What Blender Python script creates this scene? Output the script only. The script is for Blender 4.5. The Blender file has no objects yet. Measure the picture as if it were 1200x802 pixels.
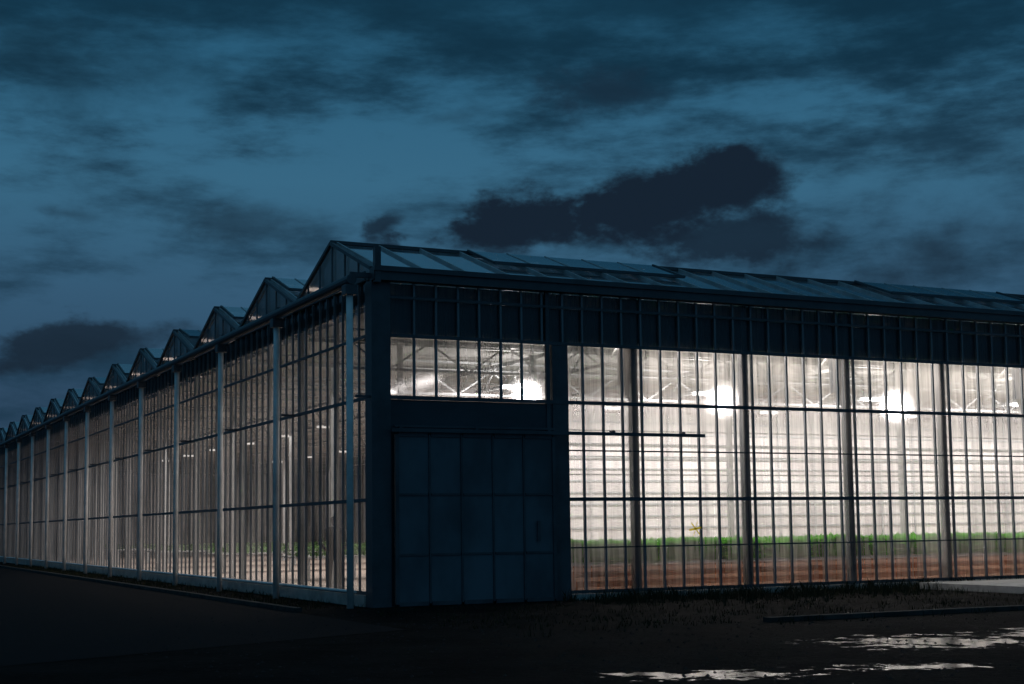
import bpy, math, random, bmesh
from mathutils import Vector, Matrix
random.seed(7)
S=bpy.context.scene
S.view_settings.view_transform='Standard'
S.view_settings.look='None'
S.view_settings.exposure=0
R=math.radians
# ---------------------------------------------------------------- camera
HEAD=26.0
cd=bpy.data.cameras.new("camera"); cam=bpy.data.objects.new("camera",cd)
S.collection.objects.link(cam); S.camera=cam
cd.sensor_width=36; cd.lens=50.8; cd.clip_end=3000; cd.clip_start=.1
PITCH=5.5; cd.shift_y=0.046
CM=Matrix.Rotation(R(-HEAD),4,'Z')@Matrix.Rotation(R(90+PITCH),4,'X')@Matrix.Rotation(R(-0.75),4,'Z')
cam.matrix_world=Matrix.Translation((-9.69,-25.94,1.46))@CM
FPX=50.8/36*1200
def sky_dir(px,py):
    v=Vector(((px-600)/FPX,(401-py)/FPX+0.046*1200/FPX,-1.0)); v=(CM.to_3x3()@v).normalized()
    return math.atan2(v.x,v.y)-R(HEAD), math.asin(v.z)
# ---------------------------------------------------------------- node helpers
class NT:
    def __init__(s,tree): s.t=tree; s.n=tree.nodes; s.l=tree.links
    def new(s,typ,**k):
        n=s.n.new(typ)
        for a,b in k.items(): setattr(n,a,b)
        return n
    def put(s,sock,v):
        if isinstance(v,bpy.types.NodeSocket): s.l.new(v,sock)
        elif v is not None: sock.default_value=v
    def m(s,op,a,b=None,c=None,clamp=False):
        n=s.new('ShaderNodeMath',operation=op); n.use_clamp=clamp
        s.put(n.inputs[0],a)
        if b is not None: s.put(n.inputs[1],b)
        if c is not None: s.put(n.inputs[2],c)
        return n.outputs[0]
    def ss(s,v,a,b,lo=0.,hi=1.):
        n=s.new('ShaderNodeMapRange',interpolation_type='SMOOTHSTEP')
        s.put(n.inputs[0],v)
        for i,x in enumerate((a,b,lo,hi)): s.put(n.inputs[i+1],x)
        return n.outputs[0]
    def mix(s,f,a,b):
        n=s.new('ShaderNodeMix',data_type='RGBA')
        s.put(n.inputs[0],f); s.put(n.inputs[6],a); s.put(n.inputs[7],b)
        return n.outputs[2]
    def xyz(s,x,y,z):
        n=s.new('ShaderNodeCombineXYZ'); s.put(n.inputs[0],x); s.put(n.inputs[1],y); s.put(n.inputs[2],z); return n.outputs[0]
    def noise(s,vec,scale,detail=4,rough=.55):
        n=s.new('ShaderNodeTexNoise'); s.put(n.inputs['Vector'],vec)
        n.inputs['Scale'].default_value=scale; n.inputs['Detail'].default_value=detail; n.inputs['Roughness'].default_value=rough
        return n.outputs[0]
    def mapping(s,vec,scale):
        n=s.new('ShaderNodeMapping'); s.put(n.inputs[0],vec); n.inputs['Scale'].default_value=scale; return n.outputs[0]
def c4(c): return (c[0],c[1],c[2],1)
def mat(name):
    m=bpy.data.materials.new(name); m.use_nodes=True
    t=NT(m.node_tree); b=m.node_tree.nodes['Principled BSDF']
    return m,t,b
def simple(name,col,rough=.6,metal=0.,var=.25,scale=3.,bump=.1,vscale=(1,1,1),spec=.5):
    m,t,b=mat(name)
    tc=t.new('ShaderNodeTexCoord').outputs['Object']
    v=t.mapping(tc,vscale)
    n=t.noise(v,scale,4,.6)
    lo=c4([x*(1-var) for x in col]); hi=c4([min(1,x*(1+var)) for x in col])
    f=t.ss(n,.3,.7)
    t.put(b.inputs['Base Color'],t.mix(f,lo,hi))
    t.put(b.inputs['Roughness'],t.ss(n,.2,.8,max(.05,rough-.12),min(1,rough+.12)))
    b.inputs['Metallic'].default_value=metal; b.inputs['Specular IOR Level'].default_value=spec
    if bump>.15:
        bn=t.new('ShaderNodeBump'); bn.inputs['Strength'].default_value=bump; bn.inputs['Distance'].default_value=.02
        t.put(bn.inputs['Height'],t.noise(v,scale*6,4)); t.put(b.inputs['Normal'],bn.outputs[0])
    return m
# ---------------------------------------------------------------- world
W=bpy.data.worlds.new("World"); S.world=W; W.use_nodes=True
W.cycles.sampling_method='NONE'
t=NT(W.node_tree); bg=W.node_tree.nodes['Background']
tc=t.new('ShaderNodeTexCoord').outputs['Generated']
sp=t.new('ShaderNodeSeparateXYZ'); t.put(sp.inputs[0],tc)
az=t.m('SUBTRACT',t.m('ARCTAN2',sp.outputs[0],sp.outputs[1]),R(HEAD))
el=t.m('ARCSINE',sp.outputs[2])
ramp=t.new('ShaderNodeValToRGB'); t.put(ramp.inputs[0],t.m('DIVIDE',el,R(40),clamp=True))
cr=ramp.color_ramp
stops=[(0,(.026,.050,.090)),(.13,(.028,.066,.120)),(.23,(.035,.098,.172)),(.34,(.038,.134,.225)),(.46,(.025,.115,.205)),(.58,(.014,.082,.155)),(.72,(.036,.125,.205)),(1,(.036,.12,.195))]
cr.elements[0].position=0; cr.elements[0].color=c4(stops[0][1]); cr.elements[1].position=1; cr.elements[1].color=c4(stops[-1][1])
for p,c in stops[1:-1]:
    e=cr.elements.new(p); e.color=c4(c)
sky=t.new('ShaderNodeTexSky',sky_type='NISHITA'); sky.sun_disc=False; sky.sun_elevation=R(-3); sky.sun_rotation=R(200)
col=ramp.outputs[0]
P=t.xyz(az,t.m('MULTIPLY',el,2.6),0.)
n1=t.noise(P,5.5,5,.6); n2=t.noise(t.xyz(az,t.m('MULTIPLY',el,1.6),3.7),14,8,.60); n3=t.noise(t.xyz(az,t.m('MULTIPLY',el,3.4),9.1),2.4,4,.6)
n4=t.noise(t.xyz(az,t.m('MULTIPLY',el,3.3),5.1),7,7,.62)
wx=t.m('MULTIPLY',t.m('SUBTRACT',n2,.5),.06); wy=t.m('MULTIPLY',t.m('SUBTRACT',n1,.5),.05)
hi=t.ss(el,R(22),R(28),1.,.15)
veil=t.m('MULTIPLY',t.ss(t.m('ADD',t.m('MULTIPLY',n4,.8),t.m('MULTIPLY',n3,.4)),.54,.76),hi)
col=t.mix(t.m('MULTIPLY',veil,.85),col,c4((.010,.034,.062)))
top=t.m('MULTIPLY',t.ss(t.m('ADD',el,t.m('MULTIPLY',t.m('SUBTRACT',n4,.5),.24)),R(14.2),R(20.2)),t.m('MULTIPLY',hi,.82))
col=t.mix(top,col,c4((.004,.026,.050)))
def cloud(px,py,rx,ry,ang=0.,soft=.45,amp=1.3,dens=.95,c=(.0075,.0165,.031)):
    global col
    a0,e0=sky_dir(px,py); ra=rx/1700.; re=ry/1700.
    dx=t.m('SUBTRACT',t.m('ADD',az,wx),a0); dy=t.m('SUBTRACT',t.m('ADD',el,wy),e0)
    ca,sa=math.cos(R(ang)),math.sin(R(ang))
    u=t.m('ADD',t.m('MULTIPLY',dx,ca/ra),t.m('MULTIPLY',dy,sa/ra))
    v=t.m('SUBTRACT',t.m('MULTIPLY',dy,ca/re),t.m('MULTIPLY',dx,sa/re))
    d=t.m('SQRT',t.m('ADD',t.m('MULTIPLY',u,u),t.m('MULTIPLY',v,v)))
    D=t.m('ADD',t.m('SUBTRACT',1.,d),t.m('MULTIPLY',t.m('SUBTRACT',n2,.5),amp*2.2))
    f=t.m('MULTIPLY',t.ss(D,-.1,soft+.2),dens)
    col=t.mix(f,col,c4(c))
cloud(710,245,225,52,6,.35,1.3,1.)
cloud(600,270,130,34,12,.35,1.4,1.)
cloud(850,218,95,38,14,.35,1.4,1.)
cloud(880,282,140,38,-3,.5,1.4,.9)
cloud(735,112,105,36,-2,.6,1.4,.8,(.009,.027,.050))
cloud(450,268,26,15,25,.5,.9,.85)
cloud(110,398,120,28,12,.4,1.4,.9,(.010,.021,.037))
cloud(290,255,110,28,-3,.9,1.6,.65,(.012,.033,.057))
cloud(70,245,90,18,-3,.9,1.5,.6,(.012,.033,.057))
cloud(1120,270,200,80,3,1.2,1.5,.8,(.010,.024,.043))
cloud(520,140,80,14,8,.9,1.6,.45,(.012,.038,.065))
cloud(100,70,260,60,0,1.,1.6,.55,(.007,.030,.054))
addn=t.new('ShaderNodeMix',data_type='RGBA',blend_type='ADD'); addn.inputs[0].default_value=.006
t.put(addn.inputs[6],col); t.put(addn.inputs[7],sky.outputs[0])
t.put(bg.inputs[0],addn.outputs[2]); bg.inputs[1].default_value=1.0
sd=bpy.data.lights.new("sun","SUN"); so=bpy.data.objects.new("sun",sd); S.collection.objects.link(so)
sd.energy=.02; sd.angle=R(15); sd.color=(.6,.8,1); so.rotation_euler=(R(80),0,R(160))
# ---------------------------------------------------------------- materials
frame=simple("dark_painted_steel",(.07,.085,.10),.5,.2,.25,2.,.05)
alu=simple("weathered_aluminium",(.20,.22,.24),.45,.5,.2,2.,.05,(1,1,.3))
whitep=simple("white_pipe",(.80,.81,.80),.45,0,.15,2.,.05)
galv=simple("galvanised_steel",(.40,.42,.43),.5,.2,.2,3.,.05)
darkp=simple("dark_panel",(.035,.05,.065),.5,0,.25,.8,.05,(1,1,2))
doorp=simple("door_panel",(.085,.115,.14),.45,0,.4,.7,.03,(1,1,.6))
conc=simple("concrete",(.38,.37,.35),.85,0,.25,2.5,.3)
kerbm=simple("kerb_concrete",(.05,.05,.048),.9,0,.4,3,.4,spec=.1)
floorm=simple("greenhouse_floor",(.42,.34,.29),.7,0,.25,1.5,.2)
ceilm=simple("screen_cloth",(.34,.34,.335),.9,0,.35,1.2,.0,(1,.2,1))
pinkm=simple("pipe_rail_paint",(.85,.48,.32),.6,0,.2,2.,.1,(.2,1,1))
terra=simple("bench_skirt",(.40,.17,.09),.7,0,.45,1.5,.1,(1,1,4))
black=simple("dark_fabric",(.012,.014,.02),.85,0,.2,6,.1)
skin=simple("skin",(.45,.28,.2),.6,0,.1,6,.0)
def glass(name,h0,h1,tint=(.93,.95,.95),refl=.25,base=.01,halo=.0,tlc=(.80,.79,.78)):
    m,t,b=mat(name); t.n.remove(b); out=t.n['Material Output']
    tc=t.new('ShaderNodeTexCoord').outputs['Object']
    st=t.noise(t.mapping(tc,(7,7,.22)),1.6,4,.65); big=t.noise(t.mapping(tc,(.6,.6,.35)),1.,2,.5); fine=t.noise(t.mapping(tc,(30,30,1.2)),1.,2,.6)
    f=t.m('ADD',t.m('ADD',t.m('MULTIPLY',st,.5),t.m('MULTIPLY',big,.3)),t.m('MULTIPLY',fine,.2))
    haze=t.ss(f,.38,.64,h0,h1)
    tr=t.new('ShaderNodeBsdfTransparent'); tr.inputs[0].default_value=c4(tint)
    tl=t.new('ShaderNodeBsdfTranslucent'); tl.inputs[0].default_value=c4(tlc)
    mx=t.new('ShaderNodeMixShader'); t.put(mx.inputs[0],haze); t.l.new(tr.outputs[0],mx.inputs[1]); t.l.new(tl.outputs[0],mx.inputs[2])
    last=mx
    if halo:
        rf=t.new('ShaderNodeBsdfRefraction'); rf.inputs['Roughness'].default_value=.42; rf.inputs['IOR'].default_value=1.12; rf.inputs[0].default_value=(.9,.9,.9,1)
        m1=t.new('ShaderNodeMixShader'); m1.inputs[0].default_value=halo; t.l.new(mx.outputs[0],m1.inputs[1]); t.l.new(rf.outputs[0],m1.inputs[2]); last=m1
    g=t.new('ShaderNodeBsdfGlossy'); g.inputs['Roughness'].default_value=.08; g.inputs[0].default_value=(.9,.95,1,1)
    lw=t.new('ShaderNodeLayerWeight'); lw.inputs[0].default_value=.35
    ff=t.m('ADD',t.m('MULTIPLY',lw.outputs['Fresnel'],refl),base,clamp=True)
    m2=t.new('ShaderNodeMixShader'); t.put(m2.inputs[0],ff); t.l.new(last.outputs[0],m2.inputs[1]); t.l.new(g.outputs[0],m2.inputs[2])
    t.l.new(m2.outputs[0],out.inputs[0]); return m
wallglass=glass("condensation_glass",.05,.38,halo=.20)
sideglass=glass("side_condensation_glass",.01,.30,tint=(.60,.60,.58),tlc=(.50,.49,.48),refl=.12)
gableglass=glass("gable_glass",.02,.12,refl=.3,base=.05)
roofglass=glass("roof_glass",.10,.25,refl=.4,base=.5)
def fabric():
    m,t,b=mat("diffusing_fabric"); t.n.remove(b); out=t.n['Material Output']
    tc=t.new('ShaderNodeTexCoord').outputs['Object']
    n=t.noise(t.mapping(tc,(2.5,2.5,.15)),1.3,4,.6); n_=t.noise(t.mapping(tc,(.25,.25,.5)),1.,3,.5)
    cc=t.mix(t.ss(t.m('ADD',t.m('MULTIPLY',n,.5),t.m('MULTIPLY',n_,.5)),.38,.62),c4((.46,.42,.42)),c4((.86,.82,.81)))
    d=t.new('ShaderNodeBsdfDiffuse'); t.put(d.inputs[0],cc); t.l.new(d.outputs[0],out.inputs[0]); return m
fab=fabric()
def emis(name,col,s):
    m,t,b=mat(name); b.inputs['Emission Color'].default_value=c4(col); b.inputs['Emission Strength'].default_value=s
    b.inputs['Base Color'].default_value=(.8,.8,.8,1); m.cycles.emission_sampling='NONE'; return m
bulb=emis("lamp_glow",(1,.95,.92),8)
bulbf=emis("lamp_glow_dim",(1,.95,.92),1.0)
def leafmat(name,a,b_,tr=0):
    m,t,b=mat(name)
    g=t.new('ShaderNodeNewGeometry')
    cc=t.mix(g.outputs['Random Per Island'],c4(a),c4(b_))
    t.put(b.inputs['Base Color'],cc)
    b.inputs['Roughness'].default_value=.7; b.inputs['Specular IOR Level'].default_value=.15
    if tr:
        tl=t.new('ShaderNodeBsdfTranslucent'); t.put(tl.inputs[0],cc); mx=t.new('ShaderNodeMixShader'); mx.inputs[0].default_value=tr
        t.l.new(b.outputs[0],mx.inputs[1]); t.l.new(tl.outputs[0],mx.inputs[2]); t.l.new(mx.outputs[0],t.n['Material Output'].inputs[0])
    return m
leaf=leafmat("crop_leaf",(.04,.24,.008),(.14,.52,.025),.4)
leafd=leafmat("side_crop_leaf",(.03,.09,.015),(.07,.16,.03),.2)
yel=leafmat("yellow_film",(.85,.68,.05),(.85,.68,.05),.7)
grassm=leafmat("grass_blade",(.012,.018,.008),(.035,.036,.016))
# ---------------------------------------------------------------- mesh builder
class MB:
    def __init__(s): s.v=[]; s.f=[]
    def box(s,x0,x1,y0,y1,z0,z1):
        i=len(s.v)
        s.v+=[(x0,y0,z0),(x1,y0,z0),(x1,y1,z0),(x0,y1,z0),(x0,y0,z1),(x1,y0,z1),(x1,y1,z1),(x0,y1,z1)]
        s.f+=[(i,i+3,i+2,i+1),(i+4,i+5,i+6,i+7),(i,i+1,i+5,i+4),(i+1,i+2,i+6,i+5),(i+2,i+3,i+7,i+6),(i+3,i,i+4,i+7)]
    def bar(s,a,b,w,h=None,n=4,up=(0,0,1)):
        h=h or w; a=Vector(a); b=Vector(b); d=(b-a).normalized(); u=Vector(up)
        if abs(d.dot(u))>.95: u=Vector((1,0,0))
        x=d.cross(u).normalized(); y=x.cross(d).normalized(); i=len(s.v)
        ph=math.pi/4 if n==4 else 0; k=math.sqrt(2) if n==4 else 1
        for p in (a,b):
            for j in range(n):
                an=2*math.pi*j/n+ph
                s.v.append(tuple(p+x*(math.cos(an)*w/2*k)+y*(math.sin(an)*h/2*k)))
        for j in range(n): s.f.append((i+j,i+(j+1)%n,i+n+(j+1)%n,i+n+j))
        s.f.append(tuple(i+j for j in range(n))[::-1]); s.f.append(tuple(i+n+j for j in range(n)))
    def quad(s,*p):
        i=len(s.v); s.v+=[tuple(q) for q in p]; s.f.append(tuple(range(i,i+len(p))))
    def obj(s,name,m,parent=None,smooth=False):
        me=bpy.data.meshes.new(name); me.from_pydata(s.v,[],s.f); me.update()
        me.materials.append(m); o=bpy.data.objects.new(name,me); S.collection.objects.link(o)
        if smooth: me.polygons.foreach_set('use_smooth',[True]*len(me.polygons))
        if parent: o.parent=parent
        return o
def empty(name):
    o=bpy.data.objects.new(name,None); S.collection.objects.link(o); return o
G=empty("greenhouse")
BW=4.8; NB=17; LX=37.0; LY=BW*NB; ZG=6.5; ZR=7.42
# ---- right (front) wall
posts=MB(); thin=MB(); rails=MB()
posts.box(-.05,.34,-.06,.30,0,6.25)
posts.box(-.03,.09,-.22,-.10,6.20,6.88)
for k in range(12):
    x=5.85+2.8*k
    if x<LX-.5: posts.box(x-.08,x+.08,.055,.21,.0,6.25)
posts.box(3.86,4.22,-.04,.26,0,5.2)
posts.box(3.72,3.80,-.045,.02,3.42,6.25)
k=0
while True:
    x=.85+k*.4667; k+=1
    if x>LX-.2: break
    j=random.uniform(-.008,.008)
    z0=.16 if x>4.23 else 4.035
    if 3.65<x<4.2: z0=5.2
    thin.box(x-.021+j,x+.021+j,-.03,.028,z0,6.25)
for z,h in ((5.95,.05),(5.2,.07),(4.0,.075),(2.03,.075),(.16,.07)):
    x0=.34 if z>3.9 else 4.22
    rails.box(x0,LX,-.05,-.031,z-h/2,z+h/2)
rails.box(4.22,LX,-.045,-.033,3.02-.015,3.02+.015)
rails.box(4.22,LX,-.045,-.033,1.05-.015,1.05+.015)
rails.box(-.05,LX,-.20,.04,6.25,6.50)
rails.box(-.05,LX,-.24,-.20,6.42,6.52)
pan=MB()
pan.box(.36,LX,.06,.10,5.235,5.93)
pan.box(.36,LX,.12,.15,5.95,6.24)  # dark sheet added behind the top glass, standing in for unlit interior
pan.box(.34,3.86,-.02,.06,3.40,3.96)
for x in (5.85,11.45,17.05,22.65):
    pan.box(x-.15,x+.15,.22,.5,4.45,5.3); pan.bar((x,.36,4.45),(x+.1,.36,4.2),.14,.2)
pan.obj("blackout_panel_and_dim_strip",darkp,G)
posts.obj("columns",frame,G)
thin.obj("glazing_bars",alu,G)
rails.obj("rails_and_gutter",frame,G)
plinth=MB(); plinth.box(4.22,LX,-.07,.12,0,.12); plinth.box(-.08,.12,.30,LY,0,.22)
plinth.obj("concrete_plinth",conc,G)
g=MB()
g.quad((4.22,.035,.12),(LX,.035,.12),(LX,.035,6.25),(4.22,.035,6.25))
g.quad((.34,.035,3.97),(4.22,.035,3.97),(4.22,.035,6.25),(.34,.035,6.25))
g.obj("front_glass",wallglass,G)
# ---- sliding door
D=MB(); P_=MB()
X0,X1,Z0,Z1=.42,3.80,.05,3.28
cols=[X0+(X1-X0)*i/5 for i in range(6)]; rws=[Z0,.98,2.13,Z1]
for c in cols:
    w=.035 if c in (X0,X1) else .018
    D.box(c-w,c+w,-.17,-.10,Z0,Z1)
for r in rws:
    w=.04 if r in (Z0,Z1) else .022
    for a,b in zip(cols[:-1],cols[1:]):
        D.box(a+.036,b-.036,-.165,-.105,r-w,r+w)
for a,b in zip(cols[:-1],cols[1:]):
    for c,d in zip(rws[:-1],rws[1:]):
        P_.box(a+.02,b-.02,-.145+random.uniform(-.003,.003),-.125,c+.02,d-.02)
D.bar((.30,-.2,3.36),(7.4,-.2,3.36),.05,.07)
for x in (.5,2.1,3.7,5.2,6.9): D.box(x-.03,x+.03,-.18,-.03,3.38,3.44)
D.box(3.4,3.46,-.20,-.17,1.2,1.6)
D.box(.38,3.84,-.16,-.09,3.42,3.46)
D.obj("sliding_door_frame",frame,G); P_.obj("sliding_door_panels",doorp,G)
bk=MB(); bk.box(.36,3.86,.0,.03,0,3.40); bk.obj("door_backing",darkp,G)
# ---- left wall
th=MB(); po=MB(); ra=MB(); gl=MB(); gg=MB()
y=.30
while y<LY:
    j=random.uniform(-.008,.008)
    th.box(-.02,.025,y-.018+j,y+.018+j,.22,6.3); y+=.48
for i in range(NB+1):
    if i: po.box(.04,.18,i*BW-.07,i*BW+.07,0,6.3)
    if i<NB: po.box(.05,.13,i*BW+2.36,i*BW+2.44,0,6.3)
for z,h in ((5.2,.06),(4.0,.07),(2.03,.07),(.26,.07),(6.4,.18)):
    ra.box(-.055,-.032,.30,LY,z-h/2,z+h/2)
gl.quad((.035,.30,.22),(.035,LY,.22),(.035,LY,6.4),(.035,.30,6.4))
for i in range(NB):
    a=i*BW; p=a+BW/2
    gg.quad((.035,a,6.5),(.035,p,ZR),(.035,a+BW,6.5))
    ra.bar((-.02,a+.02,6.5),(-.02,p,ZR),.07,.07,up=(1,0,0)); ra.bar((-.025,p,ZR),(-.025,a+BW-.02,6.5),.07,.07,up=(1,0,0))
    th.box(-.02,.02,p-.02,p+.02,6.49,ZR-.04)
    for q in (.8,1.6): 
        zz=6.5+(ZR-6.5)*q/2.4
        th.box(-.02,.02,a+q-.015,a+q+.015,6.49,zz-.03); th.box(-.02,.02,a+BW-q-.015,a+BW-q+.015,6.49,zz-.03)
th.obj("side_glazing_bars",alu,G); po.obj("side_columns",galv,G); ra.obj("side_rails_and_gables",frame,G); gl.obj("side_glass",sideglass,G); gg.obj("gable_glass",gableglass,G)
sb=MB(); sb.box(.06,.09,.35,LY,5.85,6.35); sb.obj("side_dim_band",darkp,G)  # dark strip added to make the top of the side wall look dim
dp=MB(); br=MB()
for i in range(NB+1):
    y=i*BW+.03
    dp.bar((-.46,y,0.0),(-.46,y,6.1),.135,n=12)
    br.box(-.58,-.34,y-.12,y+.12,5.95,6.14)
    br.box(-.45,-.02,y-.03,y+.03,6.30,6.40)
    br.box(-.34,-.02,y-.025,y+.025,3.98,4.03)
dp.obj("downpipes",whitep,G,True)
br.bar((-.46,-.1,6.24),(-.46,LY,6.24),.20,n=12)
br.obj("collector_pipe",frame,G)
hp=MB(); hp.bar((-.30,.2,.30),(-.30,LY,.30),.06,n=8); hp.obj("heating_pipe",whitep,G)
# ---- roof
rg=MB(); rb=MB(); rr=MB()
for i in range(NB):
    a=i*BW; p=a+BW/2; e=.02
    rg.quad((0,a,ZG+e),(LX,a,ZG+e),(LX,p,ZR),(0,p,ZR))
    rg.quad((0,p,ZR),(LX,p,ZR),(LX,a+BW,ZG+e),(0,a+BW,ZG+e))
    step=.9333 if i==0 else 2.8
    x=.1
    while x<LX:
        rb.bar((x,a,ZG+.045),(x,p,ZR+.025),.035,.05)
        if i: rb.bar((x,p,ZR+.025),(x,a+BW,ZG+.045),.035,.05)
        x+=step
    rr.bar((-.04,p,ZR+.03),(LX,p,ZR+.03),.08,.07)
    rr.box(.05,LX,a+BW-.08,a+BW+.08,ZG-.12,ZG+.015)
def vent(i,x0,x1,lift):
    a=i*BW; p=a+BW/2
    b=Vector((0,p-1.35,ZR-(ZR-ZG)*1.35/2.4+lift)); tpt=Vector((0,p-.02,ZR+.075))
    def q(x,k): v=tpt.lerp(b,k); return (x,v.y,v.z)
    rg.quad(q(x0,1),q(x1,1),q(x1,0),q(x0,0))
    rr.bar(q(x0,1),q(x1,1),.06,.06); rr.bar(q(x0,0),q(x0,1),.05,.05); rr.bar(q(x1,0),q(x1,1),.05,.05)
    n=5
    for k in range(1,n): rb.bar(q(x0+(x1-x0)*k/n,0),q(x0+(x1-x0)*k/n,1),.03,.03)
for x0 in (3.1,13.7,24.3): vent(0,x0,x0+4.7,.10)
for i in range(1,NB):
    vent(i,.15,2.9,.10 if i%3 else .2)
rg.obj("roof_glass",roofglass,G); rb.obj("roof_glazing_bars",galv,G); rr.obj("ridges_vents_gutters",frame,G)
# ---- far end walls
ew=MB(); ew.box(LX,LX+.1,0,LY,0,6.5); ew.box(0,LX,LY,LY+.1,0,6.5); ew.obj("end_walls",ceilm,G)
# ---- interior
fl=MB(); fl.box(.13,LX,.13,LY,-.05,.02); fl.obj("interior_floor",floorm,G)
ce=MB(); 
for i in range(NB): ce.box(.25,LX-.02,i*BW+.22,(i+1)*BW+.1,5.80,5.82)
ce.obj("shade_screen",ceilm,G)
tr=MB()
for k in range(6):
    x=5.85+5.6*k
    tr.bar((x,.4,5.52),(x,LY*.6,5.52),.08,.08); tr.bar((x,.4,4.98),(x,LY*.6,4.98),.07,.07)
    y=.4; u=0
    while y<LY*.6-1.2:
        tr.bar((x,y,4.98 if u else 5.52),(x,y+.8,5.52 if u else 4.98),.035); y+=.8; u=1-u
for j in range(1,10):
    y=j*BW
    tr.bar((.3,y,5.70),(LX-.2,y,5.70),.14,.08)
    tr.bar((.3,y-2.4,5.64),(LX-.2,y-2.4,5.64),.05,.05)
for yy in (2.6,7.4):
    tr.bar((.4,yy,5.45),(LX-.3,yy,5.45),.07); tr.bar((.4,yy,4.85),(LX-.3,yy,4.85),.06)
    x=.4; u=0
    while x<LX-1.5:
        tr.bar((x,yy,4.85 if u else 5.45),(x+.93,yy,5.45 if u else 4.85),.035); x+=.93; u=1-u
for k in range(6):
    for j in range(0,8):
        y=j*9.6+4.8
        if y<LY: tr.box(5.85+5.6*k-.06,5.85+5.6*k+.06,y-.06,y+.06,0.02,5.6)
for j in range(0,16):
    y=j*4.8+4.8; tr.box(2.4,2.5,y-.05,y+.05,.02,5.7)
tr.obj("lattice_girders",galv,G)
fs=MB(); fs.quad((4.6,12.6,.1),(LX-.3,12.6,.1),(LX-.3,12.6,4.95),(4.6,12.6,4.95)); 
fs.obj("diffusing_screen",fab,G)
sm=MB()
for k in range(13): sm.box(4.6,LX-.3,12.56,12.59,.35+.36*k-.025,.35+.36*k+.025)
for k in range(24): sm.box(4.7+1.4*k-.02,4.7+1.4*k+.02,12.53,12.555,.1,4.95)
for z in (2.7,3.05,3.4,3.75):
    for y in (4.0,8.8): sm.bar((4.6,y,z),(LX-.5,y,z),.04,n=6)
sm.obj("screen_seams_and_wires",galv,G)
# lamps
def light(kind,name,loc,e,sx=.5,sy=.5,rad=.2,c=(1,.91,.875)):
    L=bpy.data.lights.new(name,kind); L.energy=e; L.color=c
    if kind=='AREA': L.shape='RECTANGLE'; L.size=sx; L.size_y=sy
    else: L.shadow_soft_size=rad
    o=bpy.data.objects.new(name,L); o.location=loc; S.collection.objects.link(o); o.parent=G
lh=MB(); lb=MB(); lbf=MB()
for j in range(9):
    y=6.0+4.8*j
    for k in range(6):
        x=5.9+5.6*k
        if j>6 and k>2: continue
        z=4.95
        lh.box(x-.30,x+.30,y-.16,y+.16,z+.02,z+.14); lh.bar((x,y,z+.14),(x,y,5.75),.02)
        (lb if j==0 else lbf).box(x-.26,x+.26,y-.12,y+.12,z-.05,z+.015)
        if j==0: light('POINT',"grow_lamp_light",(x,y,z-.3),300,rad=.2)
for j in range(1,4):
    light('AREA',"grow_lamp_row_light",(19.5,6+4.8*j,4.85),1100 if j<2 else 900,30,.5)
for j in range(3):
    light('AREA',"grow_lamp_row_light",(12,26+13*j,4.85),(1500,1100,800)[j],18,5)
light('AREA',"hidden_front_fill",(20.5,.75,5.35),900,30,.2,c=(1,.86,.76))  # added strip light, hidden behind the panel, to brighten crop front and pipe rails
light('AREA',"side_row_light",(3.2,20,4.9),450,.3,30)
lh.box(5,LX-1,.65,.85,5.37,5.44); lh.box(3.1,3.3,5,39,4.92,5.0)  # first box houses the added hidden strip light
lh.obj("grow_lamp_housings",galv,G); lb.obj("grow_lamp_tubes",bulb,G); lbf.obj("grow_lamp_tubes_far",bulbf,G)
# ---- crop benches
CB=empty("crop_bench")
be=MB(); pk=MB(); lf=MB(); lf2=MB(); sk=MB()
def bench(x0,x1,y0,y1,dens,h=.28,z0=.76,L=None):
    L=L or lf
    be.box(x0,x1,y0,y1,.66,.72)
    x=x0+.3
    while x<x1: 
        be.box(x-.03,x+.03,y0+.1,y0+.16,.02,.66); x+=1.4
    n=int((x1-x0)*(y1-y0)*dens)
    for _ in range(n):
        x=random.uniform(x0,x1); y=y0+(y1-y0)*random.random()**1.8; z=z0+random.random()*h*(.92+.06*math.sin(x*1.7)+.05*math.sin(x*4.3))
        a=random.uniform(0,6.28); r=random.uniform(.04,.08); ti=random.uniform(.2,1.2)
        u=Vector((math.cos(a),math.sin(a),0))*r; v=Vector((-math.sin(a)*math.cos(ti),math.cos(a)*math.cos(ti),math.sin(ti)))*r*1.4
        c=Vector((x,y,z)); L.quad(c-u*.3-v,c+u,c+v,c-u)
bench(4.7,LX-.6,.95,2.6,700,.46,.72)
bench(4.7,LX-.6,5.2,7.4,80); bench(4.7,LX-.6,8.8,11,50)
for j in range(4):
    bench(3.2,14,14.6+j*9.6,16.6+j*9.6,50,.2,.72,lf2)
sk.box(4.7,LX-.6,1.0,1.04,.03,.65)
for z,yy in ((.14,.5),(.34,.6),(.54,.74)): pk.box(4.7,LX-.6,yy,yy+.07,z,z+.07)
be.obj("bench_tables",galv,CB); pk.obj("pipe_rails",pinkm,CB); lf.obj("leaves",leaf,CB); lf2.obj("leaves_back",leafd,CB); sk.obj("bench_skirt",terra,CB)
# yellow star film
ys=MB()
for a in (0,60,120): 
    d=Vector((math.cos(R(a+10)),0,math.sin(R(a+10))))*.16; c=Vector((7.22,-.035,1.40)); ys.quad(c-d+Vector((0,0,.02)),c-d-Vector((0,0,.02)),c+d-Vector((0,0,.02)),c+d+Vector((0,0,.02)))
ys.obj("yellow_star_decal",yel)
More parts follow.
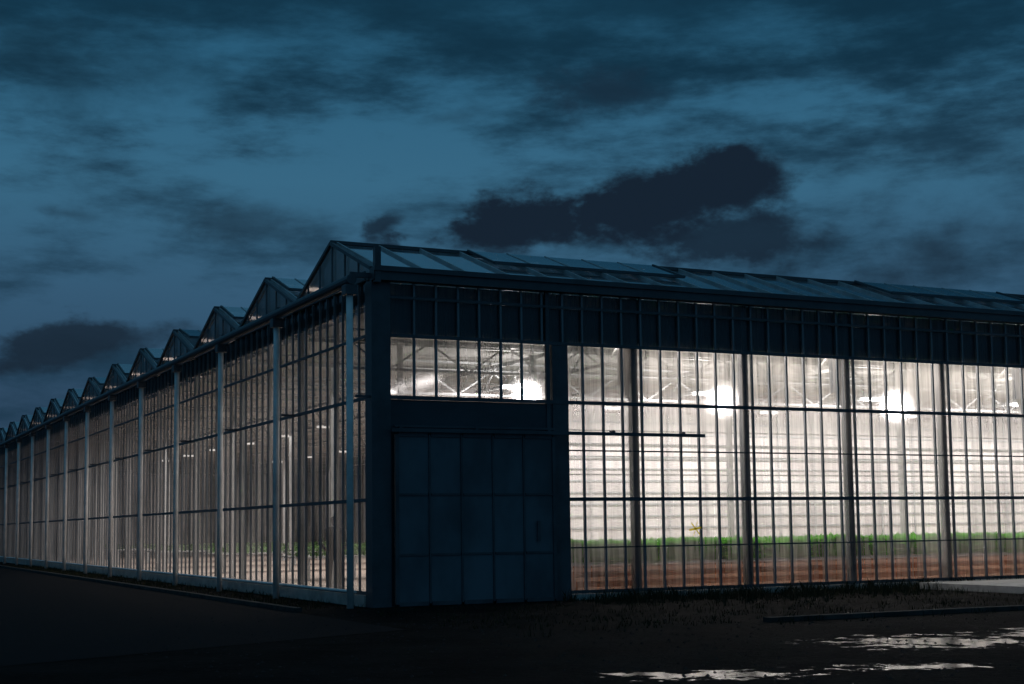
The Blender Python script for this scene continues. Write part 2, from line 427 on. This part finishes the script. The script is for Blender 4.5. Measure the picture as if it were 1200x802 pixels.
# ---------------------------------------------------------------- person
def person(loc,rotz):
    E=empty("person")
    def skinobj(name,verts,edges,rad,m,sub=2):
        me=bpy.data.meshes.new(name); me.from_pydata(verts,edges,[]); o=bpy.data.objects.new(name,me); S.collection.objects.link(o)
        md=o.modifiers.new("skin",'SKIN'); 
        if not me.skin_vertices: 
            bmm=bmesh.new(); bmm.from_mesh(me); bmm.verts.layers.skin.verify(); bmm.to_mesh(me); bmm.free()
        for i,r in enumerate(rad):
            rr=r if isinstance(r,tuple) else (r,r)
            me.skin_vertices[0].data[i].radius=rr; me.skin_vertices[0].data[i].use_root=(i==0)
        md.use_smooth_shade=True
        s=o.modifiers.new("sub",'SUBSURF'); s.levels=sub; s.render_levels=sub
        me.materials.append(m); o.parent=E; return o
    V=[(0,0,.95),(0,0,1.12),(0,-.01,1.32),(0,0,1.46),(0,-.01,1.53),
       (-.10,0,.90),(-.12,-.03,.50),(-.12,.02,.10),(-.12,-.12,.05),
       (.10,0,.90),(.13,.05,.50),(.14,.10,.10),(.14,-.03,.05),
       (-.19,0,1.42),(-.32,-.03,1.18),(-.20,-.25,1.05),
       (.19,0,1.42),(.33,-.02,1.18),(.22,-.25,1.08)]
    Ed=[(0,1),(1,2),(2,3),(3,4),(0,5),(5,6),(6,7),(7,8),(0,9),(9,10),(10,11),(11,12),(3,13),(13,14),(14,15),(3,16),(16,17),(17,18)]
    Rd=[(.15,.13),(.15,.13),(.19,.14),(.12,.10),.055,.105,.072,.055,.045,.105,.072,.055,.045,.075,.058,.042,.075,.058,.042]
    skinobj("clothed_body",V,Ed,Rd,black)
    skinobj("head",[(0,0,1.53),(0,-.01,1.60),(0,-.015,1.69),(0,.0,1.75)],[(0,1),(1,2),(2,3)],[.05,.068,.088,.06],skin)
    skinobj("hair",[(0,.03,1.66),(0,.02,1.74)],[(0,1)],[.09,.085],black)
    skinobj("nose",[(0,-.09,1.67),(0,-.115,1.65)],[(0,1)],[.012,.014],skin,1)
    for sx in (-1,1):
        bx=-.20 if sx<0 else .22; bz=1.05 if sx<0 else 1.08
        vs=[(bx,-.25,bz),(bx,-.31,bz-.01)]; es=[(0,1)]; rs=[.028,.03]
        skinobj("palm",vs,es,rs,skin,1)
        for f in range(4):
            o=(f-1.5)*.018; ln=(.07,.08,.075,.06)[f]
            skinobj("finger",[(bx+o,-.31,bz-.01),(bx+o,-.31-ln*.55,bz-.015),(bx+o,-.31-ln,bz-.04)],[(0,1),(1,2)],[.009,.009,.007],skin,1)
        skinobj("thumb",[(bx-sx*.02,-.27,bz),(bx-sx*.045,-.30,bz+.005),(bx-sx*.05,-.335,bz)],[(0,1),(1,2)],[.01,.01,.008],skin,1)
    E.location=loc; E.rotation_euler=(0,0,rotz)
person((.50,3.75,.02),R(-15))
# ---------------------------------------------------------------- ground
def groundmat():
    m,t,b=mat("wet_earth_and_gravel")
    pos=t.new('ShaderNodeNewGeometry').outputs['Position']
    s=t.new('ShaderNodeSeparateXYZ'); t.put(s.inputs[0],pos)
    n=t.noise(pos,.7,6,.6); nf=t.noise(pos,9,6,.65); nw=t.noise(pos,2.6,7,.68)
    ca,sa=math.cos(R(-26)),math.sin(R(-26))
    mask=None
    for (cx,cy,ru,rv) in ((2.9,-12.0,1.7,1.2),(5.6,-12.4,2.0,1.3),(-1.7,-13.8,1.2,.55),(.4,-14.2,1.0,.4)):
        dx=t.m('SUBTRACT',s.outputs[0],cx); dy=t.m('SUBTRACT',s.outputs[1],cy)
        u=t.m('ADD',t.m('MULTIPLY',dx,ca/ru),t.m('MULTIPLY',dy,sa/ru)); v=t.m('SUBTRACT',t.m('MULTIPLY',dy,ca/rv),t.m('MULTIPLY',dx,sa/rv))
        d=t.m('SUBTRACT',1.,t.m('SQRT',t.m('ADD',t.m('MULTIPLY',u,u),t.m('MULTIPLY',v,v))))
        mask=d if mask is None else t.m('MAXIMUM',mask,d)
    wet=t.ss(t.m('ADD',mask,t.m('MULTIPLY',t.m('SUBTRACT',nw,.52),5.5)),.2,.45)
    wet=t.m('MULTIPLY',wet,t.ss(mask,-.4,0.))
    base=t.mix(t.ss(n,.35,.65),c4((.004,.004,.0038)),c4((.012,.011,.010)))
    base=t.mix(t.ss(nf,.5,.75,0.,.5),base,c4((.030,.028,.027)))
    t.put(b.inputs['Base Color'],t.mix(wet,base,c4((.006,.006,.007))))
    t.put(b.inputs['Roughness'],t.mix(wet,c4((1,1,1)),c4((.06,.06,.06))))
    t.put(b.inputs['Specular IOR Level'],t.m('ADD',.04,t.m('MULTIPLY',wet,.26)))
    bn=t.new('ShaderNodeBump'); bn.inputs['Distance'].default_value=.05
    t.put(bn.inputs['Strength'],t.m('SUBTRACT',.9,t.m('MULTIPLY',wet,.85)))
    t.put(bn.inputs['Height'],t.m('ADD',nf,t.m('MULTIPLY',n,2.)))
    t.put(b.inputs['Normal'],bn.outputs[0]); return m
gd=MB(); gd.quad((-900,-900,0),(900,-900,0),(900,900,0),(-900,900,0)); gd.obj("ground",groundmat())
asph=simple("asphalt",(.011,.0112,.0125),.95,0,.4,4,.5,spec=.05)
rd=MB(); rd.quad((-8.2,-9,.004),(-1.75,-6,.004),(-1.75,120,.004),(-8.2,120,.004)); rd.obj("road",asph)
kb=MB()
y=-.6
while y<95: kb.box(-1.75,-1.60,y,y+.985,0,.08); y+=1.0
kb.obj("kerb",kerbm)
kb=MB(); x=3.4
while x<40: kb.box(x,x+.985,-7.85,-7.68,0,.07); x+=1.0
kb.obj("kerb",kerbm)
pd=MB(); pd.box(12.6,24,-3.9,-.75,0,.14); pd.obj("concrete_pad",conc)
# grass
gr=MB()
def blade(x,y,h):
    a=random.uniform(0,6.28); w=random.uniform(.004,.009); l=random.uniform(.1,.7)*h; b=random.uniform(0,6.28)
    u=Vector((math.cos(a),math.sin(a),0))*w; c=Vector((x,y,0)); tip=c+Vector((math.cos(b)*l,math.sin(b)*l,h)); mid=c+Vector((math.cos(b)*l*.3,math.sin(b)*l*.3,h*.6))
    gr.quad(c-u,c+u,mid+u*.6,tip,mid-u*.6)
for _ in range(900):
    cx=random.uniform(4,22); cy=-.15-abs(random.gauss(0,1.1)); 
    if cx>12.4 and cy<-.6: continue
    hh=random.uniform(.04,.28)
    for _ in range(14): blade(cx+random.gauss(0,.07),cy+random.gauss(0,.07),hh*random.uniform(.5,1.2))
for _ in range(700):
    cy=random.uniform(0,45); cx=random.uniform(-1.5,-.15); hh=random.uniform(.03,.14)
    for _ in range(9): blade(cx+random.gauss(0,.06),cy+random.gauss(0,.08),hh*random.uniform(.5,1.2))
for _ in range(700):
    cx=random.uniform(-1,22); cy=random.uniform(-8.4,-1.5); hh=random.uniform(.03,.13)
    if cx>12.4 and cy>-4.1: continue
    for _ in range(8): blade(cx+random.gauss(0,.09),cy+random.gauss(0,.09),hh*random.uniform(.5,1.2))
gr.obj("grass",grassm)
gv=MB()
for _ in range(3500):
    x=random.uniform(-6,22); y=random.uniform(-17,-.3); r=random.uniform(.008,.028)
    if x>12 and y>-4.2: continue
    i=len(gv.v); 
    for k in range(5):
        a=k*1.2566+random.random()*.5; gv.v.append((x+math.cos(a)*r,y+math.sin(a)*r,.0))
    gv.v.append((x,y,r*random.uniform(.5,.9)))
    for k in range(5): gv.f.append((i+k,i+(k+1)%5,i+5))
gv.obj("gravel",simple("gravel_stone",(.03,.029,.028),.85,0,.4,8,0,spec=.2))
